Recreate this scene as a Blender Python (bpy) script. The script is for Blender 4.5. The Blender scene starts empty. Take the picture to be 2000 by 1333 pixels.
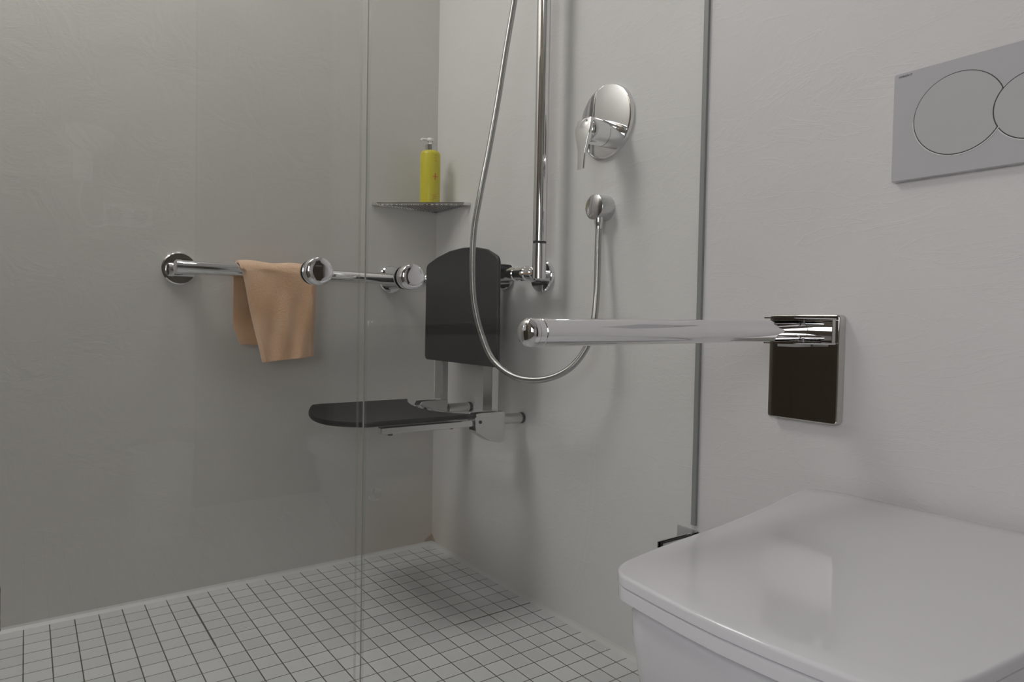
import bpy, bmesh, math, random
from mathutils import Vector, Matrix
random.seed(4)
C = bpy.context.scene.collection
PI = math.pi

# ------------------------------------------------------------------ camera, world, exposure
cam_d = bpy.data.cameras.new('camera'); cam = bpy.data.objects.new('camera', cam_d); C.objects.link(cam)
cam_d.sensor_width = 36.0; cam_d.lens = 36.0*1300.335/2000; cam_d.clip_start = .02; cam_d.clip_end = 50
rt = Vector((0.80794492, -0.58897256, 0.01833933)); up = Vector((0.00160335, 0.03331995, 0.99944345)); fw = Vector((0.58925583, 0.80746585, -0.02786501))
M = Matrix((rt, up, -fw)).transposed().to_4x4(); M.translation = Vector((-1.08660089, -1.92079044, 0.7406072))
cam.matrix_world = M
sc = bpy.context.scene; sc.camera = cam
sc.view_settings.view_transform = 'Standard'; sc.view_settings.look = 'None'
sc.view_settings.gamma = 1; sc.view_settings.use_curve_mapping = False
sc.view_settings.exposure = 0.10
w = bpy.data.worlds.new('world'); sc.world = w; w.use_nodes = True
w.node_tree.nodes['Background'].inputs[0].default_value = (.5, .5, .5, 1)
w.node_tree.nodes['Background'].inputs[1].default_value = .05
# lamp strength (W/m2 of the diffusers)
L_SIDE, L_SHOWER, L_FILL = 9.0, 12.2, 5.0

# ------------------------------------------------------------------ materials
def mat(name):
    m = bpy.data.materials.new(name); m.use_nodes = True
    return m, m.node_tree, m.node_tree.nodes['Principled BSDF']
def simple(name, col, rough=.5, metal=0, **kw):
    m, nt, b = mat(name)
    b.inputs['Base Color'].default_value = (*col, 1); b.inputs['Roughness'].default_value = rough; b.inputs['Metallic'].default_value = metal
    for k, v in kw.items(): b.inputs[k.replace('_', ' ')].default_value = v
    return m
def noise(nt, scale, detail=3, vec=None, rough=.5, dist=0.0):
    n = nt.nodes.new('ShaderNodeTexNoise'); n.inputs['Scale'].default_value = scale; n.inputs['Detail'].default_value = detail
    n.inputs['Roughness'].default_value = rough; n.inputs['Distortion'].default_value = dist
    if vec: nt.links.new(vec, n.inputs['Vector'])
    return n
def ramp(nt, fac, stops):
    r = nt.nodes.new('ShaderNodeValToRGB'); e = r.color_ramp.elements
    e[0].position, e[0].color = stops[0][0], (*stops[0][1], 1)
    e[1].position, e[1].color = stops[1][0], (*stops[1][1], 1)
    for p, c in stops[2:]:
        x = e.new(p); x.color = (*c, 1)
    nt.links.new(fac, r.inputs[0]); return r
def math_n(nt, op, a, b=None):
    n = nt.nodes.new('ShaderNodeMath'); n.operation = op
    for i, v in enumerate((a, b)):
        if v is None: continue
        if isinstance(v, (int, float)): n.inputs[i].default_value = v
        else: nt.links.new(v, n.inputs[i])
    return n.outputs[0]
def bump(nt, b, h, strength, dist=.01):
    bp = nt.nodes.new('ShaderNodeBump'); bp.inputs['Strength'].default_value = strength; bp.inputs['Distance'].default_value = dist
    nt.links.new(h, bp.inputs['Height']); nt.links.new(bp.outputs[0], b.inputs['Normal']); return bp
def mixc(nt, fac, c1, c2):
    m = nt.nodes.new('ShaderNodeMix'); m.data_type = 'RGBA'
    for i, v in ((0, fac), (6, c1), (7, c2)):
        if isinstance(v, tuple): m.inputs[i].default_value = (*v, 1)
        elif isinstance(v, (int, float)): m.inputs[i].default_value = v
        else: nt.links.new(v, m.inputs[i])
    return m.outputs[2]
def coords(nt): return nt.nodes.new('ShaderNodeTexCoord').outputs['Object']

def plaster(name, col, stain=False, streak=.09):
    m, nt, b = mat(name); co = coords(nt)
    n1 = noise(nt, 2.2, 4, co); n2 = noise(nt, 9, 5, co, .6, .8); 
    r = ramp(nt, n1.outputs[0], [(.3, tuple(c*.955 for c in col)), (.7, col)])
    out = r.outputs[0]
    if stain:   # rusty mould mark in the bottom corner
        sp = nt.nodes.new('ShaderNodeSeparateXYZ'); nt.links.new(co, sp.inputs[0])
        n3 = noise(nt, 45, 3, co, .6, 1.5)
        d = nt.nodes.new('ShaderNodeVectorMath'); d.operation = 'LENGTH'
        mp = nt.nodes.new('ShaderNodeMapping'); mp.vector_type = 'POINT'; mp.inputs['Location'].default_value = (0, 0, -.012*1.3); mp.inputs['Scale'].default_value = (.9, .9, 1.3)
        nt.links.new(co, mp.inputs[0]); nt.links.new(mp.outputs[0], d.inputs[0])
        near = math_n(nt, 'LESS_THAN', math_n(nt, 'ADD', d.outputs['Value'], math_n(nt, 'MULTIPLY', n3.outputs[0], .07)), .056)
        out = mixc(nt, math_n(nt, 'MULTIPLY', near, .6), out, (.20, .12, .06))
        far = nt.nodes.new('ShaderNodeMapRange'); nt.links.new(d.outputs['Value'], far.inputs[0])
        far.inputs[1].default_value = .32; far.inputs[2].default_value = .02; far.inputs[3].default_value = 0; far.inputs[4].default_value = .34
        out = mixc(nt, far.outputs[0], out, (.52, .40, .27))
    nt.links.new(out, b.inputs['Base Color'])
    # trowel streaks: stretched noise, thresholded scratches
    mp2 = nt.nodes.new('ShaderNodeMapping'); mp2.inputs['Rotation'].default_value = (.5, .5, .3); mp2.inputs['Scale'].default_value = (1, 1, 4); nt.links.new(co, mp2.inputs[0])
    n4 = noise(nt, 3.5, 6, mp2.outputs[0], .62, 1.2)
    sc_ = ramp(nt, n4.outputs[0], [(.49, (0, 0, 0)), (.51, (1, 1, 1)), (.53, (0, 0, 0))])
    h = math_n(nt, 'ADD', math_n(nt, 'MULTIPLY', n2.outputs[0], 1.0), math_n(nt, 'MULTIPLY', sc_.outputs[0], streak))
    bump(nt, b, h, .30, .006)
    b.inputs['Roughness'].default_value = .42
    b.inputs['Specular IOR Level'].default_value = .45
    return m

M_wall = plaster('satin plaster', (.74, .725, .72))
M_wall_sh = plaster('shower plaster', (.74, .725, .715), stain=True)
M_wall_shade = plaster('shaded shower plaster', (.65, .63, .60), stain=True, streak=.035)  # same plaster as the right wall, darkened to put shade into its colour
M_ceil = simple('ceiling paint', (.7, .69, .68), .8)

def floor_mat():
    m, nt, b = mat('mosaic tiles'); co = coords(nt)
    sp = nt.nodes.new('ShaderNodeSeparateXYZ'); nt.links.new(co, sp.inputs[0])
    X, Y = sp.outputs[0], sp.outputs[1]
    def grid(v, off):     # distance to nearest grout line, metres
        t = math_n(nt, 'DIVIDE', math_n(nt, 'ADD', v, off), .05)
        f = math_n(nt, 'FRACT', t)
        return math_n(nt, 'MULTIPLY', math_n(nt, 'MINIMUM', f, math_n(nt, 'SUBTRACT', 1.0, f)), .05), math_n(nt, 'FLOOR', t)
    gx, ix = grid(X, .0432+10); gy, iy = grid(Y, .00035+10)
    wob = noise(nt, 60, 2, co)
    hw = math_n(nt, 'ADD', .0008, math_n(nt, 'MULTIPLY', wob.outputs[0], .0008))
    # two wider mosaic sheet joints, as short runs from the walls
    def seg(v1, c1, v2, lo):
        a = math_n(nt, 'LESS_THAN', math_n(nt, 'ABSOLUTE', math_n(nt, 'SUBTRACT', v1, c1)), .0021)
        return math_n(nt, 'MULTIPLY', a, math_n(nt, 'GREATER_THAN', v2, lo))
    s1 = seg(Y, -.5504, X, -.245); s2 = seg(X, -.7432, Y, -.34)
    line = math_n(nt, 'MAXIMUM', math_n(nt, 'LESS_THAN', gx, hw), math_n(nt, 'LESS_THAN', gy, hw))
    line = math_n(nt, 'MAXIMUM', line, math_n(nt, 'MAXIMUM', s1, s2))
    # the cut strips along the two walls are filled with light silicone, no grout there
    inx = math_n(nt, 'LESS_THAN', X, -.010); iny = math_n(nt, 'LESS_THAN', Y, -.012)
    line = math_n(nt, 'MULTIPLY', line, math_n(nt, 'MULTIPLY', inx, iny))
    cv = nt.nodes.new('ShaderNodeCombineXYZ'); nt.links.new(ix, cv.inputs[0]); nt.links.new(iy, cv.inputs[1])
    wn = nt.nodes.new('ShaderNodeTexWhiteNoise'); wn.noise_dimensions = '2D'; nt.links.new(cv.outputs[0], wn.inputs['Vector'])
    tile = ramp(nt, wn.outputs[0], [(0, (.56, .56, .565)), (1, (.63, .63, .63))])
    ng = noise(nt, 4, 3, co)
    gc = ramp(nt, ng.outputs[0], [(.35, (.13, .12, .085)), (.65, (.10, .10, .09))])
    nt.links.new(mixc(nt, line, tile.outputs[0], gc.outputs[0]), b.inputs['Base Color'])
    bump(nt, b, math_n(nt, 'SUBTRACT', 1.0, line), .5, .001)
    b.inputs['Roughness'].default_value = .38
    return m
M_floor = floor_mat()
M_chrome = simple('chrome', (.80, .80, .81), .045, 1)
M_chrome_s = simple('satin chrome', (.62, .62, .63), .16, 1)
M_mirror = simple('polished steel plate', (.62, .60, .57), .03, 1)
M_alu = simple('anodised aluminium', (.64, .64, .63), .25, 1)
M_black = simple('black rubber', (.012, .012, .012), .5)
M_seat = simple('dark grey plastic', (.0065, .0065, .006), .5)
M_wc = simple('toilet ceramic and lid', (.72, .71, .73), .12, 0, Coat_Weight=.3, Coat_Roughness=.05)
M_flush = simple('flush plate plastic', (.52, .515, .53), .3)
M_flush_b = simple('flush button plastic', (.53, .52, .53), .3)
M_dark = simple('dark gap', (.05, .05, .05), .6)
M_silicone = simple('silicone', (.60, .60, .585), .4)
M_seal = simple('grey seal', (.27, .28, .27), .4)
M_brown = simple('brown wood', (.060, .042, .028), .35)
M_white = simple('white plastic', (.75, .75, .74), .3)
M_greige = plaster('greige plaster', (.42, .40, .375))
M_taupe = plaster('taupe plaster', (.30, .26, .22))
M_emit = bpy.data.materials.new('lamp diffuser'); M_emit.use_nodes = True

def hose_mat():
    m, nt, b = mat('metal hose'); co = coords(nt)
    b.inputs['Metallic'].default_value = 1; b.inputs['Base Color'].default_value = (.44, .44, .43, 1); b.inputs['Roughness'].default_value = .27
    uv = nt.nodes.new('ShaderNodeTexCoord').outputs['UV']
    sp = nt.nodes.new('ShaderNodeSeparateXYZ'); nt.links.new(uv, sp.inputs[0])
    s = math_n(nt, 'SINE', math_n(nt, 'MULTIPLY', sp.outputs[0], 2*PI/.0022))
    bump(nt, b, s, .25, .0003); return m
M_hose = hose_mat()
def towel_mat():
    m, nt, b = mat('terry cloth'); co = coords(nt)
    n = noise(nt, 260, 3, co, .7); n2 = noise(nt, 14, 3, co); n3 = noise(nt, 7, 2, co)
    base = ramp(nt, n2.outputs[0], [(.35, (.84, .50, .28)), (.68, (.93, .61, .40))])
    c = mixc(nt, math_n(nt, 'MULTIPLY', n.outputs[0], .6), base.outputs[0], (.60, .37, .22))
    nt.links.new(c, b.inputs['Base Color']); b.inputs['Roughness'].default_value = .95
    b.inputs['Sheen Weight'].default_value = .7; b.inputs['Sheen Roughness'].default_value = .6
    bump(nt, b, n.outputs[0], .9, .003); return m
M_towel = towel_mat()
def glass_mat(name, tint, f0=.04):
    m = bpy.data.materials.new(name); m.use_nodes = True; nt = m.node_tree
    nt.nodes.remove(nt.nodes['Principled BSDF']); out = nt.nodes['Material Output']
    g = nt.nodes.new('ShaderNodeNewGeometry'); d = nt.nodes.new('ShaderNodeVectorMath'); d.operation = 'DOT_PRODUCT'
    nt.links.new(g.outputs['Incoming'], d.inputs[0]); nt.links.new(g.outputs['Normal'], d.inputs[1])
    c = math_n(nt, 'ABSOLUTE', d.outputs['Value'])
    p = math_n(nt, 'POWER', math_n(nt, 'SUBTRACT', 1.0, c), 5.0)
    F = math_n(nt, 'ADD', f0, math_n(nt, 'MULTIPLY', p, 1-f0))
    tr = nt.nodes.new('ShaderNodeBsdfTransparent'); tr.inputs[0].default_value = (*tint, 1)
    gl = nt.nodes.new('ShaderNodeBsdfGlossy'); gl.inputs['Roughness'].default_value = 0.0
    gl.inputs['Color'].default_value = (1, 1, 1, 1)
    mx = nt.nodes.new('ShaderNodeMixShader'); nt.links.new(F, mx.inputs[0]); nt.links.new(tr.outputs[0], mx.inputs[1]); nt.links.new(gl.outputs[0], mx.inputs[2])
    nt.links.new(mx.outputs[0], out.inputs[0]); return m
M_glass = glass_mat('safety glass', (.968, .976, .966), .026)
M_glass_edge = glass_mat('glass edge', (.84, .88, .85), .03)
M_clear = glass_mat('clear plastic strip', (.985, .985, .975), .02)
def bottle_mat():
    m, nt, b = mat('yellow bottle plastic')
    b.inputs['Base Color'].default_value = (.60, .53, .02, 1); b.inputs['Roughness'].default_value = .3
    return m
M_bottle = bottle_mat()
M_orange = simple('orange print', (.55, .10, .02), .4)
M_orange2 = simple('faint orange print', (.50, .27, .03), .4)
M_pump = simple('translucent pump plastic', (.80, .80, .78), .25, 0)

# ------------------------------------------------------------------ builders (world coordinates)
def tag(o, label=None, cat=None, group=None, kind=None):
    if label: o['label'] = label
    if cat: o['category'] = cat
    if group: o['group'] = group
    if kind: o['kind'] = kind
    return o
def thing(name, label, cat, loc, group=None):
    o = bpy.data.objects.new(name, None); C.objects.link(o); o.location = loc; o.empty_display_size = .05
    return tag(o, label, cat, group)
def root_loc(p):
    while p.parent: p = p.parent
    return p.location.copy()
def obj(name, bm, m, parent=None, smooth=True, bev=0, seg=2, sub=0):
    if parent: bmesh.ops.translate(bm, verts=bm.verts, vec=-root_loc(parent))
    bmesh.ops.recalc_face_normals(bm, faces=bm.faces)
    me = bpy.data.meshes.new(name); bm.to_mesh(me); bm.free()
    o = bpy.data.objects.new(name, me); C.objects.link(o)
    if parent: o.parent = parent
    for mm in (m if isinstance(m, (list, tuple)) else [m]): me.materials.append(mm)
    if smooth:
        for p in me.polygons: p.use_smooth = True
        me.set_sharp_from_angle(angle=math.radians(40))
    if bev:
        b = o.modifiers.new('bevel', 'BEVEL'); b.width = bev; b.segments = seg; b.limit_method = 'ANGLE'; b.angle_limit = math.radians(35); b.harden_normals = True
    if sub:
        s = o.modifiers.new('sub', 'SUBSURF'); s.levels = s.render_levels = sub
    return o
def B(): return bmesh.new()
def box(bm, x0, x1, y0, y1, z0, z1):
    v = [bm.verts.new((x, y, z)) for x in (x0, x1) for y in (y0, y1) for z in (z0, z1)]
    for f in ((0,1,3,2),(4,6,7,5),(0,4,5,1),(2,3,7,6),(0,2,6,4),(1,5,7,3)): bm.faces.new([v[i] for i in f])
    return bm
def frame_of(ax):
    ax = Vector(ax).normalized(); h = Vector((0,0,1)) if abs(ax.z) < .9 else Vector((1,0,0))
    a = ax.cross(h).normalized(); return ax, a, ax.cross(a).normalized()
def lathe(bm, o, ax, prof, n=40):
    """prof: list of (distance along axis, radius)"""
    ax, a, b = frame_of(ax); o = Vector(o); rings = []
    for t, r in prof:
        if r < 1e-6: rings.append([bm.verts.new(o+ax*t)])
        else: rings.append([bm.verts.new(o+ax*t+(a*math.cos(2*PI*k/n)+b*math.sin(2*PI*k/n))*r) for k in range(n)])
    for r1, r2 in zip(rings, rings[1:]):
        for k in range(n):
            q = [r1[k % len(r1)], r1[(k+1) % len(r1)], r2[(k+1) % len(r2)], r2[k % len(r2)]]
            u = []
            for x in q:
                if x not in u: u.append(x)
            if len(u) > 2: bm.faces.new(u)
    return bm
def cyl(bm, p, q, r, n=32, ch=.0):
    p, q = Vector(p), Vector(q); L = (q-p).length
    pr = [(0, 0), (0, r-ch), (ch, r), (L-ch, r), (L, r-ch), (L, 0)] if ch else [(0, 0), (0, r), (L, r), (L, 0)]
    return lathe(bm, p, q-p, pr, n)
def catmull(pts, n):
    P = [Vector(p) for p in pts]; P = [P[0]*2-P[1]]+P+[P[-1]*2-P[-2]]; out = []
    for i in range(1, len(P)-2):
        for k in range(n):
            t = k/n; a, b, c, d = P[i-1:i+3]
            out.append(.5*((2*b)+(c-a)*t+(2*a-5*b+4*c-d)*t*t+(3*b-a-3*c+d)*t**3))
    out.append(P[-2]); return out
def tube(bm, path, r, n=14, uv=False):
    rings = []; N = len(path); prev = None; s = 0; S = []
    for i, p in enumerate(path):
        t = (path[min(i+1, N-1)]-path[max(i-1, 0)]).normalized()
        if prev is None: a = frame_of(t)[1]
        else: a = (prev-t*prev.dot(t)).normalized()
        prev = a; b = t.cross(a)
        if i: s += (p-path[i-1]).length
        S.append(s)
        rings.append([bm.verts.new(p+(a*math.cos(2*PI*k/n)+b*math.sin(2*PI*k/n))*r) for k in range(n)])
    lay = bm.loops.layers.uv.verify() if uv else None
    for i in range(N-1):
        for k in range(n):
            f = bm.faces.new((rings[i][k], rings[i][(k+1) % n], rings[i+1][(k+1) % n], rings[i+1][k]))
            if uv:
                for lp, (ss, kk) in zip(f.loops, ((S[i], k), (S[i], k+1), (S[i+1], k+1), (S[i+1], k))): lp[lay].uv = (ss, kk/n)
    bm.faces.new(rings[0]); bm.faces.new(rings[-1]); return bm
def prism(bm, poly, axis, a, b):
    """poly in the two remaining axes (order x,y,z without axis), extruded from a to b along axis"""
    def mk(p, t):
        c = [p[0], p[1]]; c.insert(axis, t); return bm.verts.new(c)
    r1 = [mk(p, a) for p in poly]; r2 = [mk(p, b) for p in poly]; n = len(poly)
    bm.faces.new(r1); bm.faces.new(r2[::-1])
    for k in range(n): bm.faces.new((r1[k], r1[(k+1) % n], r2[(k+1) % n], r2[k]))
    return bm
def rrect(cx, cy, w, h, r, n=6):
    out = []
    for sx, sy, a0 in ((1,1,0),(-1,1,90),(-1,-1,180),(1,-1,270)):
        for k in range(n+1):
            a = math.radians(a0+90*k/n); out.append((cx+sx*(w/2-r)+r*math.cos(a), cy+sy*(h/2-r)+r*math.sin(a)))
    return out
def struct(name, bm, m): return tag(obj(name, bm, m, smooth=False), kind='structure')

# ------------------------------------------------------------------ the room
XL, YF, ZC = -1.78, -3.02, 2.42
struct('floor', box(B(), XL-.1, .1, YF-.1, .1, -.1, 0), M_floor)
struct('ceiling', box(B(), XL-.1, .1, YF-.1, .1, ZC, ZC+.1), M_ceil)
struct('wall_back', box(B(), XL-.1, .1, 0, .1, 0, ZC), M_wall_shade)
struct('wall_right', box(B(), 0, .1, YF-.1, 0, 0, ZC), M_wall_sh)
struct('wall_left', box(B(), XL-.1, XL, YF-.1, 0, 0, ZC), M_taupe)
struct('wall_front', box(B(), XL, 0, YF-.1, YF, 0, ZC), M_greige)
def bead(name, along_x):
    bm = B(); prof = [(0, 0), (.011, 0), (.0075, .0022), (.003, .006), (0, .011)]
    if along_x: prism(bm, [(-a, b) for a, b in prof], 0, XL, 0)
    else: prism(bm, [(-a, b) for a, b in prof], 1, YF, 0)
    return struct(name, bm, M_silicone)
bead('trim_1', True); bead('trim_2', False)
# doors seen only as dark reflections in the chrome
def panel_door(name, axis, fixed, lo, hi, s):
    def bx(bm, d0, d1, a, b, z0, z1):
        if axis == 'x': return box(bm, min(fixed+s*d0, fixed+s*d1), max(fixed+s*d0, fixed+s*d1), a, b, z0, z1)
        return box(bm, a, b, min(fixed+s*d0, fixed+s*d1), max(fixed+s*d0, fixed+s*d1), z0, z1)
    bm = B(); bx(bm, 0, .03, lo, hi, 0.002, 2.05)
    d = tag(obj(name, bm, M_brown, smooth=False), kind='structure')
    bm = B(); bx(bm, .03, .038, lo+.1, hi-.1, .2, .95); bx(bm, .03, .038, lo+.1, hi-.1, 1.1, 1.9)
    obj('door_panel', bm, M_brown, d, smooth=False, bev=.004)
    bm = B()
    if axis == 'x': cyl(bm, (fixed+s*.03, hi-.06, 1.02), (fixed+s*.08, hi-.06, 1.02), .01); cyl(bm, (fixed+s*.075, hi-.06, 1.02), (fixed+s*.075, hi-.18, 1.02), .009, ch=.003)
    else: cyl(bm, (hi-.06, fixed+s*.03, 1.02), (hi-.06, fixed+s*.08, 1.02), .01); cyl(bm, (hi-.06, fixed+s*.075, 1.02), (hi-.18, fixed+s*.075, 1.02), .009, ch=.003)
    obj('door_handle', bm, M_chrome_s, d)
panel_door('door_1', 'x', XL, -.92, -.14, 1)
panel_door('door_2', 'y', YF, -.56, -.04, 1)

# ceiling lamps
e = M_emit.node_tree; e.nodes.remove(e.nodes['Principled BSDF'])
em = e.nodes.new('ShaderNodeEmission'); em.inputs[0].default_value = (1, .985, .965, 1); em.inputs[1].default_value = 1
e.links.new(em.outputs[0], e.nodes['Material Output'].inputs[0])
def ceiling_light(x, y, sx, sy, power, label, col=(1, .985, .965)):
    t = thing('ceiling_light', label, 'lamp', (x, y, ZC))
    bm = B(); f = .02
    for a in ((x-sx/2-f, x-sx/2, y-sy/2-f, y+sy/2+f), (x+sx/2, x+sx/2+f, y-sy/2-f, y+sy/2+f), (x-sx/2, x+sx/2, y-sy/2-f, y-sy/2), (x-sx/2, x+sx/2, y+sy/2, y+sy/2+f)):
        box(bm, a[0], a[1], a[2], a[3], ZC-.03, ZC)
    obj('frame', bm, M_white, t, smooth=False)
    m = M_emit.copy(); m.node_tree.nodes['Emission'].inputs[1].default_value = power; m.node_tree.nodes['Emission'].inputs[0].default_value = (*col, 1)
    obj('diffuser', box(B(), x-sx/2, x+sx/2, y-sy/2, y+sy/2, ZC-.026, ZC-.02), m, t, smooth=False)
ceiling_light(-1.42, -.34, .6, .55, L_SHOWER, 'square white lamp on the ceiling in the left end of the shower')
ceiling_light(-.6, -.45, .3, .3, L_SIDE, 'square white lamp on the ceiling over the shower seat')
# unseen fill light added as a window in the left wall, behind the camera
bm = B(); wy0, wy1, wz0, wz1 = -2.5, -1.65, .84, 1.44
for a in ((wy0-.05, wy0, wz0-.05, wz1+.05), (wy1, wy1+.05, wz0-.05, wz1+.05), (wy0, wy1, wz0-.05, wz0), (wy0, wy1, wz1, wz1+.05)): box(bm, XL, XL+.03, *a)
wn_ = tag(obj('fill_window_1', bm, M_white, smooth=False), kind='structure')
m = M_emit.copy(); m.node_tree.nodes['Emission'].inputs[1].default_value = L_FILL; m.node_tree.nodes['Emission'].inputs[0].default_value = (.97, .97, 1, 1)
obj('fill_pane', box(B(), XL+.004, XL+.012, wy0, wy1, wz0, wz1), m, wn_, smooth=False)

# ------------------------------------------------------------------ grab rails
def flange(bm, p, ax, r=.042, t=.012):
    return lathe(bm, p, ax, [(0, 0), (0, r), (t-.003, r), (t, r-.003), (t, 0)], 48)
ZR = .865; YR = -.07; XR = -.07; RR = .0172
rail = thing('grab_rail', 'chrome L-shaped grab rail running around the shower corner with a tall upright bar', 'grab rail', (0, 0, ZR))
bm = B(); cyl(bm, (-.785, YR, ZR), (XR-.004, YR, ZR), RR, ch=.004); obj('back_bar', bm, M_chrome, rail)
bm = B(); cyl(bm, (XR, YR-.002, ZR), (XR, -.618, ZR), RR-.001, ch=.004); obj('side_bar', bm, M_chrome, rail)
bm = B(); lathe(bm, (XR, YR, ZR), (0, 0, 1), [(-RR-.002, 0), (-RR-.002, .012), (-.01, RR+.002), (.01, RR+.002), (RR+.002, .012), (RR+.002, 0)]); obj('corner_joint', bm, M_chrome, rail)
bm = B(); cyl(bm, (XR, -.635, ZR+.074), (XR, -.635, 2.05), .0172, ch=.002); obj('upright_bar', bm, M_chrome, rail)
bm = B(); cyl(bm, (XR, -.635, ZR-.019), (XR, -.635, ZR+.072), .0172, ch=.003)
cyl(bm, (XR, -.59, ZR), (XR, -.635, ZR), .0145)
obj('upright_joint', bm, M_chrome, rail)
bm = B(); cyl(bm, (XR, -.635, ZR+.071), (XR, -.635, ZR+.0745), .0166); obj('joint_ring', bm, M_black, rail)
for p, ax, r in (((-.765, 0, ZR), (0, -1, 0), .042), ((-.163, 0, ZR+.003), (0, -1, 0), .042), ((0, -.567, ZR-.003), (-1, 0, 0), .0435), ((0, -.402, ZR+.003), (-1, 0, 0), .036)):
    bm = B(); flange(bm, p, ax, r); o = obj('wall_flange', bm, M_chrome, rail)
    bm = B(); P = Vector(p); A = Vector(ax)
    lathe(bm, P+A*.012, ax, [(0, 0), (0, .017), (.04, .0155), (.058, .0155), (.058, 0)], 32)
    if p[0] < -.7: lathe(bm, P+A*.07+Vector((-.006, 0, 0)), (-1, 0, 0), [(0, .0), (0, .0185), (.012, .0185), (.017, .013), (.019, 0)], 32)
    obj('bracket_arm', bm, M_chrome, o)
bm = B(); cyl(bm, (XR, -.40, ZR-.036), (XR, -.40, ZR-.017), .012, ch=.002); obj('clamp_screw', bm, M_chrome_s, rail)
bm = B(); cyl(bm, (XR, -.575, ZR), (XR, -.592, ZR), .0195, ch=.004); obj('sleeve', bm, M_chrome, rail)
bm = B(); cyl(bm, (XR, -.52, ZR), (XR, -.545, ZR), .0185, ch=.004); obj('sleeve', bm, M_chrome, rail)
bm = B(); cyl(bm, (0, -.635, 2.0), (XR, -.635, 2.0), .015); o = obj('top_bracket', bm, M_chrome, rail)

# ------------------------------------------------------------------ folding shower seat
ST = thing('shower_chair', 'dark grey folding shower seat with backrest on an aluminium frame hung on the rail', 'shower chair', (-.1, -.36, .43))
def panel_solid(outline, mk_top, mk_bot, bm=None):
    bm = bm or B(); n = len(outline)
    a = [bm.verts.new(mk_top(*p)) for p in outline]; b = [bm.verts.new(mk_bot(*p)) for p in outline]
    bm.faces.new(a); bm.faces.new(b[::-1])
    for k in range(n): bm.faces.new((a[k], a[(k+1) % n], b[(k+1) % n], b[k]))
    return bm
def round_poly(pts, rad, n=5):
    out = []; N = len(pts)
    for i in range(N):
        p = Vector(pts[i]); a = Vector(pts[i-1])-p; b = Vector(pts[(i+1) % N])-p
        r = rad[i] if isinstance(rad, (list, tuple)) else rad
        if r <= 0: out.append(tuple(p)); continue
        r = min(r, a.length*.45, b.length*.45)
        s, e_ = p+a.normalized()*r, p+b.normalized()*r
        for k in range(n+1):
            t = k/n; q = s*(1-t)**2+p*2*t*(1-t)+e_*t*t; out.append((q.x, q.y))
    return out
# seat: outline (x, y); concave behind, convex in front
yc = -.362
def seat_outline():
    front = [(-.450, .185), (-.473, .180), (-.492, .145), (-.508, .105), (-.521, .055), (-.525, 0)]
    fr = front+[(x, -y) for x, y in front[-2::-1]]
    back = [(-.188, -.184), (-.206, -.148), (-.224, -.09), (-.236, 0), (-.224, .09), (-.206, .148), (-.188, .184)]
    p = [(x, yc+y) for x, y in fr+back]
    P = [Vector((a, b, 0)) for a, b in p]
    return p
so = round_poly(seat_outline(), [0]*len(seat_outline()))
def smooth_closed(pts, corner_idx, n=4):
    """catmull runs between corners"""
    out = []; N = len(pts); ci = sorted(corner_idx)
    for a, b in zip(ci, ci[1:]+[ci[0]+N]):
        run = [Vector((*pts[i % N], 0)) for i in range(a, b+1)]
        c = catmull(run, n) if len(run) > 2 else run
        out += [(v.x, v.y) for v in c[:-1]]
    return out
pts = seat_outline()
so = smooth_closed(pts, [0, 10, 11, 17])
so2 = [p for p in so]
def slab_grid(outline, zf, thick, bm=None):
    bm = bm or B(); n = len(outline); cx = sum(p[0] for p in outline)/n; cy = sum(p[1] for p in outline)/n
    ringsT = []; 
    for s in (1.0, .985, .8, .5, .2):
        dz = .004 if s == 1.0 else 0
        ringsT.append([bm.verts.new((cx+(x-cx)*s, cy+(y-cy)*s, zf(cx+(x-cx)*s, cy+(y-cy)*s)-dz)) for x, y in outline])
    bot1 = [bm.verts.new((x, y, zf(x, y)-thick+.004)) for x, y in outline]
    bot2 = [bm.verts.new((cx+(x-cx)*.98, cy+(y-cy)*.98, zf(x, y)-thick)) for x, y in outline]
    chain = [bot2, bot1]+ringsT
    for r1, r2 in zip(chain, chain[1:]):
        for k in range(n): bm.faces.new((r1[k], r1[(k+1) % n], r2[(k+1) % n], r2[k]))
    bm.faces.new(ringsT[-1]); bm.faces.new(bot2[::-1]); return bm
def zseat(x, y): 
    u = (y-yc)/.186; v = max(0, (-x-.44)/.09)
    return .507+.006*u*u-.004*v*v+.010*(-.45-x if x > -.45 else 0)*0
o = obj('seat', slab_grid(so, zseat, .012), M_seat, ST)
# backrest: outline (y, z), slightly curved, arched top
xb = -.124
bk = [(-.156, .630), (-.166, .905), (-.22, .927), (-.285, .940), (-.350, .944), (-.415, .941), (-.476, .930), (-.541, .905), (-.541, .628)]
bk = [(-.158, .626), (-.160, .907)]+bk[2:7]+[(-.534, .906), (-.538, .625)]
bo = round_poly(bk, [.012, .014, 0, 0, 0, 0, 0, .014, .012])
bm = B()
def back_panel(outline, fx, th):
    bm = B(); n = len(outline); cy = -.35; cz = .78; R = []
    for s, d in ((.985, th), (1, th-.003), (1, .003), (.985, 0), (.75, 0), (.45, 0), (.15, 0)):
        R.append([bm.verts.new((fx(cy+(y-cy)*s)+d, cy+(y-cy)*s, cz+(z-cz)*s)) for y, z in outline])
    for r1, r2 in zip(R, R[1:]):
        for k in range(n): bm.faces.new((r1[k], r1[(k+1) % n], r2[(k+1) % n], r2[k]))
    bm.faces.new(R[0]); bm.faces.new(R[-1]); return bm
obj('backrest', back_panel(bo, lambda y: xb+.006*(1-((y+.35)/.19)**2), .011), M_seat, ST)
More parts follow.
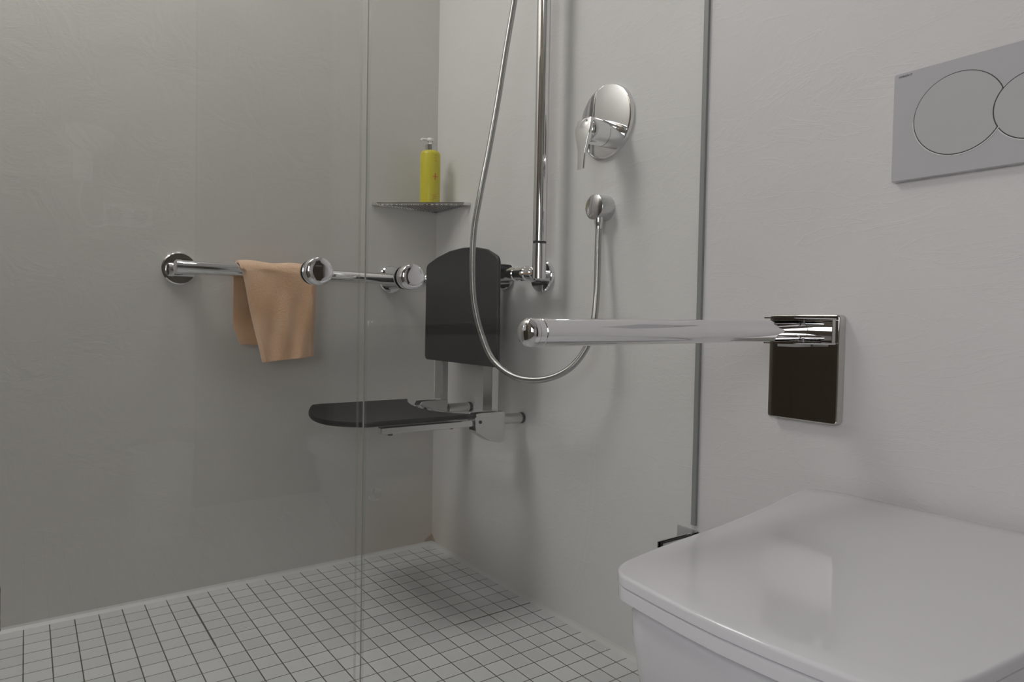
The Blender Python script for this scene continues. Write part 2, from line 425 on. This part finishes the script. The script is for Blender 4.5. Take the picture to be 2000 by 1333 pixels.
for y0, y1 in ((-.229, -.186), (-.489, -.446)):
    bm = B(); box(bm, -.104, -.082, y0, y1, .432 if y0 < -.3 else .470, .846); obj('post', bm, M_alu, ST, bev=.0025)
    bm = B(); hy = (y0+y1)/2; pts = [(-.104, .846), (-.104, .886), (-.098, .893), (-.05, .893), (-.044, .886), (-.044, .862), (-.0505, .862), (-.0505, .8845), (-.0895, .8845), (-.0895, .846)]
    prism(bm, pts, 1, y0, y1); obj('rail_hook', bm, M_black, ST)
    yt = -.228 if y0 > -.3 else -.4895
    bm = B(); cyl(bm, (-.082, yt, .484), (-.012, yt, .484), .0138); f = obj('wall_spacer', bm, M_alu, ST)
    bm = B(); cyl(bm, (-.013, yt, .484), (-.0005, yt, .484), .0146, ch=.003); obj('rubber_foot', bm, M_black, f)
# side hinge brackets: U channel with a curved lower front edge
def bracket(yo, yi):
    bm = B(); poly = [(-.084, .432), (-.102, .430), (-.128, .436), (-.150, .448), (-.172, .462), (-.176, .500), (-.170, .508), (-.150, .5095), (-.084, .5095)]
    prism(bm, poly, 1, yo, yo+.0035); prism(bm, poly, 1, yi-.0035, yi)
    box(bm, -.1045, -.0835, yo+.0036, yi-.0036, .431, .509)
    poly2 = [(-.101, .430), (-.128, .436), (-.150, .448), (-.172, .462), (-.172, .466), (-.150, .452), (-.128, .440), (-.101, .434)]
    prism(bm, poly2, 1, yo+.0036, yi-.0036)
    o = obj('hinge_bracket', bm, M_alu, ST, bev=.0008)
    bm = B(); ys = yo-.002 if yo < -.3 else yi+.002
    cyl(bm, (-.160, yo-.0015, .487), (-.160, yi+.0015, .487), .0042); obj('pivot_bolt', bm, M_black, o)
bracket(-.522, -.486); bracket(-.2325, -.1935)
for yy in (-.504, -.213):
    bm = B(); box(bm, -.428, -.150, yy-.010, yy+.010, .4755, .4925); a = obj('seat_arm', bm, M_alu, ST, bev=.003)
    bm = B(); cyl(bm, (-.400, yy, .4715), (-.400, yy, .476), .006); obj('arm_screw', bm, M_black, a)
    bm = B(); cyl(bm, (-.235, yy, .4735), (-.235, yy, .476), .005); obj('arm_screw', bm, M_black, a)
bm = B(); cyl(bm, (-.150, -.49, .484), (-.150, -.225, .484), .008); obj('cross_bar', bm, M_alu, ST)

# ------------------------------------------------------------------ shower mixer
MX = thing('shower_mixer', 'round chrome shower mixer with a lever handle on the white wall', 'shower mixer', (0, -.79, 1.205))
bm = B(); lathe(bm, (0, -.793, 1.2075), (-1, 0, 0), [(0, 0), (0, .084), (.008, .084), (.0115, .0825), (.0125, .079), (.0125, 0)], 72); obj('cover_plate', bm, M_chrome, MX)
by, bz = -.832, 1.1635
bm = B(); lathe(bm, (-.0125, by, bz), (-1, 0, 0), [(0, 0), (0, .027), (.002, .0285), (.043, .0285), (.043, 0)], 48); obj('body', bm, M_chrome, MX)
bm = B(); lathe(bm, (-.057, by, bz), (-1, 0, 0), [(-.0015, .0), (-.0015, .0265), (0, .0265), (0, .0285), (.034, .0285), (.044, .027), (.050, .022), (.054, .012), (.055, 0)], 48)
h = obj('handle', bm, M_chrome, MX)
bm = B()   # lever blade: broad at the hub, narrow at its tip, flaring outward
secs = [(bz+.022, .0215, -.098, -.107), (bz+.0, .026, -.101, -.112), (bz-.022, .019, -.104, -.114), (bz-.045, .0125, -.107, -.1145), (bz-.068, .0108, -.110, -.1155), (bz-.088, .0105, -.1125, -.1165)]
R = []
for z, hw, xi, xo in secs:
    c = rrect((xi+xo)/2, by+.002, abs(xi-xo), hw*2, .002, 3); R.append([bm.verts.new((x, y, z)) for x, y in c])
for r1, r2 in zip(R, R[1:]):
    for k in range(len(r1)): bm.faces.new((r1[k], r1[(k+1) % len(r1)], r2[(k+1) % len(r1)], r2[k]))
bm.faces.new(R[0]); bm.faces.new(R[-1]); obj('lever', bm, M_chrome, MX)
bm = B(); cyl(bm, (-.0125, by+.004, bz+.0285), (-.040, by+.004, bz+.0285), .0045, 16, ch=.001); obj('diverter_pin', bm, M_chrome, MX)

# ------------------------------------------------------------------ hose outlet, hose
OT = thing('hose_outlet', 'round grey chrome hose connector on the wall below the mixer', 'hose connector', (0, -.792, 1.009))
bm = B(); lathe(bm, (0, -.792, 1.0085), (-1, 0, 0), [(0, 0), (0, .0298), (.038, .0288), (.0395, .027), (.0395, 0)], 48); obj('body', bm, M_chrome_s, OT)
bm = B(); lathe(bm, (-.028, -.798, .984), (0, 0, -1), [(0, 0), (0, .0105), (.012, .0105), (.019, .0088), (.026, .0088), (.026, 0)], 24); obj('threaded_neck', bm, M_chrome, OT)
hp = [(-.028, -.799, .965), (-.030, -.8, .94), (-.036, -.806, .882), (-.045, -.815, .813), (-.06, -.824, .75), (-.075, -.817, .687), (-.1, -.786, .637), (-.13, -.732, .611), (-.16, -.668, .613), (-.18, -.605, .648), (-.19, -.565, .712), (-.2, -.546, .789), (-.205, -.543, .876), (-.2, -.540, .965), (-.19, -.549, 1.052), (-.17, -.552, 1.155), (-.15, -.559, 1.281), (-.13, -.562, 1.41), (-.11, -.567, 1.538), (-.1, -.584, 1.659), (-.09, -.61, 1.74)]
hose = obj('shower_hose', tube(B(), catmull(hp, 12), .0074, 18, uv=True), M_hose)
tag(hose, 'flexible metal shower hose looping down in front of the seat backrest', 'shower hose')
HS = thing('hand_shower', 'chrome hand shower clipped at the top of the upright bar', 'hand shower', (-.07, -.635, 1.75))
bm = B(); cyl(bm, (-.07, -.635, 1.72), (-.07, -.635, 1.78), .026, ch=.004); obj('slider', bm, M_chrome, HS)
bm = B(); tube(bm, catmull([(-.09, -.611, 1.742), (-.12, -.64, 1.80), (-.16, -.69, 1.86), (-.21, -.75, 1.90)], 8), .011); obj('handle', bm, M_chrome, HS)
bm = B(); lathe(bm, (-.225, -.765, 1.90), (-.5, -.4, -.75), [(-.015, 0), (-.012, .03), (0, .055), (.012, .055), (.014, .05), (.014, 0)]); obj('spray_head', bm, M_chrome, HS)

# ------------------------------------------------------------------ corner shelf and bottle
zs = 1.0945
SH = thing('corner_shelf', 'chrome perforated triangular shelf in the shower corner', 'shelf', (0, 0, zs))
A_, B_ = (-.228, 0), (0, -.207)
bm = B()
def flat_bar(bm, p, q, wdt, z0, z1):
    p, q = Vector((*p, 0)), Vector((*q, 0)); d = (q-p).normalized(); n = Vector((-d.y, d.x, 0))*wdt/2
    v = [bm.verts.new((a.x, a.y, z)) for z in (z0, z1) for a in (p-n, p+n, q+n, q-n)]
    for f in ((0,1,2,3),(7,6,5,4),(0,4,5,1),(1,5,6,2),(2,6,7,3),(3,7,4,0)): bm.faces.new([v[i] for i in f])
flat_bar(bm, (-.228, -.004), (-.004, -.004), .006, zs-.002, zs+.006); flat_bar(bm, (-.004, -.004), (-.004, -.207), .006, zs-.002, zs+.006)
obj('wall_frame', bm, M_chrome, SH)
bm = B(); flat_bar(bm, (-.222, -.020), (-.020, -.202), .007, zs+.0015, zs+.0055); flat_bar(bm, (-.226, -.001), (-.221, -.024), .006, zs-.002, zs+.006); flat_bar(bm, (-.001, -.205), (-.024, -.200), .006, zs-.002, zs+.006)
obj('front_rail', bm, M_chrome, SH)
bm = B(); s = .0105
def inside(x, y): return x < -.004 and y < -.004 and (x/-.215)+(y/-.196) < 1.0
for k in range(1, 26):      # fine lattice: diagonal bars clipped to the triangle
    for sg in (0, 1):
        x0 = -.004 if sg == 0 else None
        pts = []
        for t in range(0, 240):
            u = t*.001
            if sg == 0: x, y = -s*k, -u
            else: x, y = -u, -s*k
            if inside(x, y): pts.append((x, y))
        if len(pts) > 4: flat_bar(bm, pts[0], pts[-1], .0042, zs+.001, zs+.0045)
obj('perforated_plate', bm, M_chrome, SH)
for p in ((-.215, -.0005, zs+.006), (-.0005, -.195, zs+.006)):
    bm = B(); box(bm, p[0]-.010, p[0]+(.010 if p[1] > -.01 else .0003), p[1]-.010, p[1]+(.0003 if p[1] > -.01 else .010), zs-.003, zs+.007); obj('mounting_block', bm, M_chrome_s, SH, bev=.001)

bx_, byy = -.0775, -.092; zb = zs+.0047
BT = thing('soap_bottle', 'yellow pump bottle standing on the corner shelf', 'bottle', (bx_, byy, zb))
bm = B(); lathe(bm, (bx_, byy, zb), (0, 0, 1), [(0, 0), (0, .0285), (.002, .031), (.006, .0313), (.153, .0313), (.159, .030), (.164, .0245), (.166, .016), (.166, 0)], 48); body = obj('bottle_body', bm, M_bottle, BT)
bm = B(); lathe(bm, (bx_, byy, zb+.166), (0, 0, 1), [(0, 0), (0, .0145), (.001, .0155), (.017, .0155), (.018, .0145), (.018, 0)], 40); obj('collar', bm, M_chrome_s, BT)
bm = B(); lathe(bm, (bx_, byy, zb+.184), (0, 0, 1), [(0, 0), (0, .009), (.004, .006), (.012, .005), (.012, .011), (.017, .012), (.021, .010), (.021, 0)], 24)
d = Vector((-.85, .15, 0)).normalized()
tube(bm, [Vector((bx_, byy, zb+.200)), Vector((bx_, byy, zb+.200))+d*.018, Vector((bx_, byy, zb+.199))+d*.027, Vector((bx_, byy, zb+.194))+d*.031], .0038, 10); obj('pump', bm, M_pump, BT)
bd = Vector((-.483, -.876, 0)); br = Vector((.876, -.483, 0))
def onbody(bm, u, z, wu, wz, n=3):
    for i in range(n):
        a0, a1 = (u-wu/2+wu*i/n)/.0313, (u-wu/2+wu*(i+1)/n)/.0313
        v = []
        for r in (.0311, .0316):
            for a, zz in ((a0, z-wz/2), (a1, z-wz/2), (a1, z+wz/2), (a0, z+wz/2)):
                p = Vector((bx_, byy, 0))+(bd*math.cos(a)+br*math.sin(a))*r; v.append(bm.verts.new((p.x, p.y, zb+zz)))
        for f in ((0,1,2,3),(7,6,5,4),(0,4,5,1),(1,5,6,2),(2,6,7,3),(3,7,4,0)): bm.faces.new([v[i] for i in f])
bm = B(); onbody(bm, .0165, .083, .016, .0024); onbody(bm, .0165, .083, .0030, .020); obj('red_cross_print', bm, M_orange, BT)
bm = B()
for i, (uu, zz, wu, wz) in enumerate([(.010, .026, .006, .0016), (.018, .027, .007, .0016), (.012, .0215, .004, .0014), (.0195, .0215, .009, .0016), (.015, .0165, .012, .0014), (.009, .012, .006, .0012)]): onbody(bm, uu, zz, wu, wz)
obj('small_print', bm, M_orange, BT)
bm = B()
for uu, zz, wu, wz in [(.017, .148, .012, .0016), (.016, .140, .009, .0016), (.018, .131, .011, .0016), (-.012, .085, .006, .0012)][:3]: onbody(bm, uu, zz, wu, wz)
obj('faint_print', bm, M_orange2, BT)

# ------------------------------------------------------------------ towel over the rail
def towel():
    bm = B(); NU, NV = 44, 120
    def lerp(a, b, t): return a+(b-a)*t
    def tab(T, z):
        T = sorted(T)
        if z <= T[0][0]: return T[0][1]
        for (a, x), (b, y) in zip(T, T[1:]):
            if z <= b: return lerp(x, y, (z-a)/(b-a))
        return T[-1][1]
    fL = [(.60, -.574), (.72, -.598), (.84, -.621), (.884, -.633)]
    r = RR+.006; zt = ZR; fb, bb = .612, .668
    Lf = zt-fb; arc = PI*r; Lb = zt-bb; tot = Lf+arc+Lb
    grid = []
    for j in range(NV+1):
        v = j/NV; row = []
        for i in range(NU+1):
            u = i/NU; s_ = v*tot
            if s_ < Lf:
                z = fb+s_; xl = tab(fL, z); xr = -.434-.004*((zt-z)/Lf)
                z = z+(1-s_/Lf)*(lerp(.010, .024, u)-.0)        # slanted hem
                x = lerp(xl, xr, u); k = (1-s_/Lf)
                y = YR-r-.010*k-.0055*k*math.sin(u*7.5+z*14+.6)-.003*k*math.sin(u*17-z*26)-.002*math.sin(u*9+z*31)
                if u > .93: y += (u-.93)*.17*min(1, k*3+.2)
                if u < .05: y += (.05-u)*.25
            elif s_ < Lf+arc:
                a = (s_-Lf)/r; x = lerp(-.633, -.434, u)-.006*math.sin(a/2)*(1-u)
                y = YR-r*math.cos(a); z = zt+r*math.sin(a)+.0022*math.sin(u*11)*math.sin(a)
            else:
                k = (s_-Lf-arc)/Lb; z = zt-(s_-Lf-arc)
                x = lerp(-.642+.030*max(0, k-.75)*4*.6, -.45, u); y = YR+r+.006*k*math.sin(u*8)-.004*k
                z += .03*u*k*0
            row.append(bm.verts.new((x, y, z)))
        grid.append(row)
    for j in range(NV):
        for i in range(NU): bm.faces.new((grid[j][i], grid[j][i+1], grid[j+1][i+1], grid[j+1][i]))
    return bm
tw = obj('towel', towel(), M_towel); so_ = tw.modifiers.new('thick', 'SOLIDIFY'); so_.thickness = .0075; so_.offset = 0
bv = tw.modifiers.new('round', 'BEVEL'); bv.width = .003; bv.segments = 3; bv.limit_method = 'ANGLE'; bv.angle_limit = math.radians(60)
tag(tw, 'light brown folded hand towel hanging over the back rail', 'towel')

# ------------------------------------------------------------------ glass doors
YG = -1.068
def glass_pane(x0, x1, z0, z1, parent):
    bm = box(B(), x0, x1, YG-.004, YG+.004, z0, z1)
    o = obj('glass_pane', bm, [M_glass, M_glass_edge], parent, smooth=False)
    for p in o.data.polygons:
        if abs(p.normal.y) < .5: p.material_index = 1
def knob(x, z, parent, lab=None):
    bm = B(); lathe(bm, (x, YG-.004, z), (0, -1, 0), [(0, 0), (0, .0165), (.0015, .0178), (.004, .0178), (.0045, .0168), (.0055, .0168), (.006, .0178), (.016, .0178), (.0185, .0168), (.0200, .0145), (.0206, .009), (.0200, 0)] , 48)
    k = obj('knob', bm, M_chrome, parent)
    bm = B(); lathe(bm, (x, YG+.004, z), (0, 1, 0), [(0, 0), (0, .0165), (.003, .0165), (.004, .0155), (.004, 0)], 48); obj('knob_backplate', bm, M_chrome_s, k)
def hinge(x0, x1, z0, z1, parent, wall=None):
    for sgn in (-1, 1):
        bm = B(); a, b = sorted((YG+sgn*.0042, YG+sgn*.0072)); box(bm, x0, x1, a, b, z0, z1)
        h = obj('hinge', bm, M_chrome_s, parent, bev=.001)
        bm = B(); y0, y1 = sorted((YG+sgn*.0071, YG+sgn*.0082)); box(bm, x0+.009, x1-.006, y0, y1, z0+.007, z1-.007); obj('hinge_cover', bm, M_chrome, h, bev=.0008)
    bm = B(); box(bm, x0-.002, x1, YG-.0084, YG-.0045, z1-.0006, z1+.0016); box(bm, x0-.003, x0+.0002, YG-.0084, YG-.0045, z0, z1+.0016); box(bm, x0-.002, x1, YG-.0084, YG-.0045, z0-.0016, z0+.0004)
    obj('hinge_gasket', bm, M_black, parent)
D1 = thing('shower_door', 'clear glass shower door hinged on the white wall beside the toilet', 'shower door', (-.006, YG, 0))
glass_pane(-.711, -.006, .012, 2.0, D1)
knob(-.652, .8015, D1); hinge(-.104, -.008, .262, .3235, D1); hinge(-.098, -.008, 1.72, 1.78, D1)
bm = B(); box(bm, -.004, 0, YG-.014, YG+.042, .272, .330); obj('hinge_wall_plate', bm, M_chrome_s, D1, bev=.001)
bm = B(); box(bm, -.004, 0, YG-.014, YG+.042, 1.71, 1.79); obj('hinge_wall_plate', bm, M_chrome_s, D1, bev=.001)
bm = B(); box(bm, -.0065, -.0002, YG-.0052, YG+.0052, .34, 1.70); box(bm, -.0065, -.0002, YG-.0052, YG+.0052, .012, .258); box(bm, -.0065, -.0002, YG-.0052, YG+.0052, 1.80, 2.0); obj('wall_seal', bm, M_seal, D1, smooth=False)
bm = B(); lathe(bm, (-.698, YG-.004, .500), (0, -1, 0), [(0, 0), (0, .0095), (.0025, .0095), (.0035, .0080), (.0035, 0)], 32)
o = obj('door_stop_disc', bm, glass_mat('clear bumper', (.93, .93, .92), .12), D1); tag(o, 'clear round bumper disc')
D2 = thing('shower_door', 'clear glass shower door in front of the hanging brown towel', 'shower door', (-1.13, YG, 0))
glass_pane(-1.135, -.7225, .012, 2.0, D2)
knob(-.7845, .8015, D2); hinge(-1.165, -1.1085, .418, .458, D2)
bm = B(); box(bm, -.7223, -.7145, YG-.0045, YG+.0045, .012, 2.0); obj('magnetic_seal', bm, M_clear, D2, smooth=False)
bm = B(); box(bm, -.7143, -.7133, YG-.0012, YG+.0012, .012, 2.0); obj('seal_lip', bm, M_seal, D2, smooth=False)
FP = thing('glass_panel', 'fixed clear glass panel left of the shower door', 'glass panel', (-1.4, YG, 0))
glass_pane(XL+.004, -1.141, .012, 2.0, FP)

# ------------------------------------------------------------------ toilet
TW = thing('toilet', 'white wall-hung toilet with its lid closed, at lower right', 'toilet', (-.3, -1.55, .1))
cy0 = -1.558
half = [(-.020, .198), (-.026, .213), (-.036, .227), (-.057, .2325), (-.094, .2285), (-.174, .212), (-.25, .198), (-.33, .186), (-.416, .177), (-.481, .170), (-.536, .161), (-.557, .154), (-.569, .144), (-.5765, .131), (-.579, .116), (-.582, .09), (-.585, .06), (-.587, .03), (-.588, 0)]
def lid_outline(inset=0.0, xs=1.0):
    R_ = catmull([(x, y, 0) for x, y in half], 4); R_ = [(v.x, v.y) for v in R_]
    pts = R_+[(x, -y) for x, y in R_[-2::-1]]
    out = []; n = len(pts)
    for i in range(n):
        a = Vector(pts[i-1]) if i else Vector((pts[0][0], -pts[0][1])); b = Vector(pts[(i+1) % n]); t = (b-a).normalized(); nrm = Vector((-t.y, t.x))
        p = Vector(pts[i]); c = Vector((-.28, 0))
        if nrm.dot(p-c) > 0: nrm = -nrm
        q = p+nrm*inset; out.append((q.x, cy0+q.y))
    return out
def loft(bm, rings, cap=True):
    V = [[bm.verts.new(p) for p in r] for r in rings]; n = len(V[0])
    for r1, r2 in zip(V, V[1:]):
        for k in range(n): bm.faces.new((r1[k], r1[(k+1) % n], r2[(k+1) % n], r2[k]))
    if cap: bm.faces.new(V[0]); bm.faces.new(V[-1])
    return bm
def slab(z0, z1, e0=.004, e1=.004, base=0.0):
    rs = []
    for k in range(4):
        a = PI/2*k/3; rs.append([(x, y, z0+e0*(1-math.sin(a))) for x, y in lid_outline(base+e0*(1-math.cos(PI/2-a)))])
    for k in range(5):
        a = PI/2*k/4; rs.append([(x, y, z1-e1*(1-math.sin(a))) for x, y in lid_outline(base+e1*(1-math.cos(a)))])
    def sm(s, zz):
        o_ = lid_outline(base+e1); cx = -.3; return [(cx+(x-cx)*s, cy0+(y-cy0)*s, zz) for x, y in o_]
    rs += [sm(.9, z1), sm(.6, z1), sm(.3, z1)]
    return loft(B(), rs)
obj('lid', slab(.4632, .4750, .0025, .0038), M_wc, TW)
obj('seat_ring', slab(.4475, .4615, .0035, .0025, .001), M_wc, TW)
bm = B()
rs = []
for z, s, ins in ((.4470, 1.0, .027), (.4400, 1.0, .022), (.4335, 1.0, .0125), (.4260, 1.0, .0082), (.400, .996, .0075), (.34, .975, .0075), (.28, .925, .0075), (.22, .85, .0075), (.16, .74, .0075), (.11, .61, .0075), (.085, .53, .0075)):
    rs.append([(min(-.0005, (x+.012)*s), cy0+(y-cy0)*(1-(1-s)*.75), z) for x, y in lid_outline(ins)])
rs.append([(x*.9, cy0+(y-cy0)*.9, .078) for x, y, z in rs[-1]])
loft(bm, rs); obj('bowl', bm, M_wc, TW)
for s in (-1, 1):
    bm = B(); cyl(bm, (-.035, cy0+s*.08, .442), (-.035, cy0+s*.08, .464), .012, ch=.002); obj('lid_hinge', bm, M_chrome_s, TW)

# ------------------------------------------------------------------ flush plate
FL = thing('flush_plate', 'white flush plate with two round buttons on the wall above the toilet', 'flush plate', (0, -1.553, 1.048))
y0, y1, z0, z1 = -1.4290, -1.6760, .9665, 1.1300
xf = -.0125
c1y, c1z, c1r = -1.5175, 1.0515, .0575
c2y, c2z, c2r = -1.6065, 1.0425, .0445
def arc_pts(cy, cz, r, a0, a1, n): return [(cy+r*math.cos(a0+(a1-a0)*k/n), cz+r*math.sin(a0+(a1-a0)*k/n)) for k in range(n+1)]
bm = B(); prism(bm, rrect((y0+y1)/2, (z0+z1)/2, abs(y1-y0), z1-z0, .003, 4), 0, 0, xf); obj('plate', bm, M_flush, FL, bev=.0015)
# big button is cut by the small one
def circ_ring(cy, cz, r, wdt, keep, x0, x1, bm):
    n = 160
    for k in range(n):
        a0, a1 = 2*PI*k/n, 2*PI*(k+1)/n; am = (a0+a1)/2
        if not keep(cy+r*math.cos(am), cz+r*math.sin(am)): continue
        v = []
        for x in (x0, x1):
            for rr, a in ((r-wdt, a0), (r+wdt, a0), (r+wdt, a1), (r-wdt, a1)): v.append(bm.verts.new((x, cy+rr*math.cos(a), cz+rr*math.sin(a))))
        for f in ((0,1,2,3),(7,6,5,4),(0,4,5,1),(1,5,6,2),(2,6,7,3),(3,7,4,0)): bm.faces.new([v[i] for i in f])
    return bm
out2 = lambda y, z: (y-c2y)**2+(z-c2z)**2 > c2r**2
big = [(y, z) for y, z in arc_pts(c1y, c1z, c1r, 0, 2*PI, 180)[:-1] if (y-c2y)**2+(z-c2z)**2 > (c2r+.0014)**2]
# close the bite with the small button's arc
cut = [(y, z) for y, z in arc_pts(c2y, c2z, c2r+.0014, 0, 2*PI, 180)[:-1] if (y-c1y)**2+(z-c1z)**2 < c1r**2]
ia = max(range(len(big)), key=lambda i: (Vector(big[i])-Vector(big[(i+1) % len(big)])).length)
big = big[ia+1:]+big[:ia+1]
cut.sort(key=lambda p: p[1]); 
if (Vector(cut[0])-Vector(big[-1])).length > (Vector(cut[-1])-Vector(big[-1])).length: cut.reverse()
bigp = big+cut
bm = B(); prism(bm, bigp, 0, xf+.002, xf-.0012); obj('large_button', bm, M_flush_b, FL, bev=.0006)
bm = B(); prism(bm, arc_pts(c2y, c2z, c2r, 0, 2*PI, 120)[:-1], 0, xf+.002, xf-.0012); obj('small_button', bm, M_flush_b, FL, bev=.0006)
bm = B(); circ_ring(c1y, c1z, c1r+.0003, .0008, out2, xf+.001, xf-.0003, bm); circ_ring(c2y, c2z, c2r+.0004, .0008, lambda y, z: True, xf+.001, xf-.0003, bm)
obj('button_gap', bm, M_dark, FL, smooth=False)
bm = B(); circ_ring(c1y, c1z, c1r+.0018, .0006, lambda y, z: out2(y, z) and z < c1z, xf+.0008, xf-.0006, bm); circ_ring(c2y, c2z, c2r+.0020, .0006, lambda y, z: z < c2z and (y-c1y)**2+(z-c1z)**2 > (c1r+.004)**2, xf+.0008, xf-.0006, bm)
obj('rim_highlight', bm, M_white, FL, smooth=True)  # white arcs on the lower half paint the highlight beneath each button
# tiny lettering, top left corner
cu = bpy.data.curves.new('lettering', 'FONT'); cu.body = 'GEBERIT'; cu.size = .0042; cu.extrude = .0001; cu.offset = .00012; cu.space_character = 1.15
tmp = bpy.data.objects.new('tmp_text', cu); C.objects.link(tmp); bpy.context.view_layer.update()
me = bpy.data.meshes.new_from_object(tmp.evaluated_get(bpy.context.evaluated_depsgraph_get())); bpy.data.objects.remove(tmp)
wdt = max(v.co.x for v in me.vertices)-min(v.co.x for v in me.vertices); k = .0195/wdt
bm = B(); bm.from_mesh(me)
for v in bm.verts: x, y, z = v.co; v.co = (xf-.00015-z, -1.4355-x*k, 1.1226+y*k*.85)
obj('lettering', bm, simple('grey print', (.10, .10, .10), .5), FL, smooth=False)

# ------------------------------------------------------------------ hinged support bar
SB = thing('support_bar', 'chrome folding support bar reaching out from a mirror-polished wall plate beside the toilet', 'support bar', (0, -1.297, .672))
bm = B(); prism(bm, rrect(-1.2975, .6725, .126, .181, .006, 5), 0, -.0005, -.020); obj('wall_plate', bm, M_mirror, SB, bev=.0025, seg=3)
za = .7355; ya = -1.297
bm = B(); box(bm, -.034, -.0195, -1.3565, -1.308, za-.0195, za+.0195); obj('hinge_cover', bm, M_mirror, SB, bev=.0012)
bm = B(); box(bm, -.036, -.0195, -1.3085, -1.299, za-.0195, za+.0195); obj('hinge_block', bm, M_chrome_s, SB, bev=.001)
for s_ in (-1, 1):
    bm = B(); zz = za+s_*.0204; prism(bm, [(-.0195, -1.3565), (-.040, -1.3565), (-.108, -1.313), (-.108, -1.281), (-.0195, -1.275)], 2, zz-.0009, zz+.0009); obj('hinge_yoke', bm, M_chrome, SB)
bm = B(); box(bm, -.072, -.024, ya-.018, ya+.014, za-.0265, za-.0213); obj('stop_block', bm, M_white, SB, bev=.001)
bm = B(); dz = -.0065
p0, p1 = Vector((-.034, ya, za)), Vector((-.592, ya, za+dz))
cyl(bm, p0, p1, .0172, 48, ch=.001); obj('bar', bm, M_chrome, SB)
ax = (p1-p0).normalized()
bm = B(); lathe(bm, p1+ax*.0005, ax, [(0, 0), (0, .0172), (.0085, .0172), (.0085, .0164), (.0098, .0164), (.0098, .0178), (.0135, .0178), (.018, .0168), (.0215, .0135), (.0235, .008), (.024, 0)], 48); obj('end_cap', bm, M_chrome, SB)

# ------------------------------------------------------------------ things behind the camera, seen faintly in the glass
BN = thing('waste_bin', 'white round waste bin on the floor, reflected in the glass door', 'bin', (-.72, -2.71, 0))
bm = B(); lathe(bm, (-.72, -2.71, .001), (0, 0, 1), [(0, 0), (0, .085), (.285, .098), (.295, .101), (.295, .096), (.28, .094), (.012, .080), (.012, 0)], 48); obj('bin_body', bm, M_white, BN)
bm = B(); lathe(bm, (-.72, -2.71, .288), (0, 0, 1), [(0, .0985), (0, .103), (.01, .103), (.01, .0985)], 48); obj('rim', bm, M_white, BN)
SK = thing('wall_socket', 'white double wall socket, reflected in the glass door', 'socket', (-.79, YF, 1.10))
bm = B(); box(bm, -.87, -.71, YF, YF+.012, 1.06, 1.145); obj('socket_frame', bm, M_white, SK, bev=.003)
for x in (-.83, -.75):
    bm = B(); lathe(bm, (x, YF+.0118, 1.1025), (0, 1, 0), [(0, 0), (.001, .021), (.003, .023), (.003, .025), (0, .025)], 32); obj('socket_well', bm, M_seal, SK)
HD = thing('hand_dryer', 'white wall-mounted dryer on a thin bracket, reflected in the glass door', 'dryer', (-.93, YF, 1.34))
bm = B(); lathe(bm, (-.98, YF+.09, 1.35), (1, 0, -.05), [(-.01, 0), (0, .03), (.03, .045), (.09, .045), (.13, .03), (.14, .026), (.14, 0)], 32); obj('dryer_body', bm, M_white, HD)
bm = B(); box(bm, -.96, -.90, YF, YF+.06, 1.20, 1.34); obj('wall_bracket', bm, M_white, HD, bev=.006)
bm = B(); tube(bm, catmull([(-.93, YF+.05, 1.21), (-.94, YF+.05, 1.12), (-.91, YF+.05, 1.05), (-.85, YF+.03, 1.06)], 8), .005, 10); obj('cord', bm, M_white, HD)
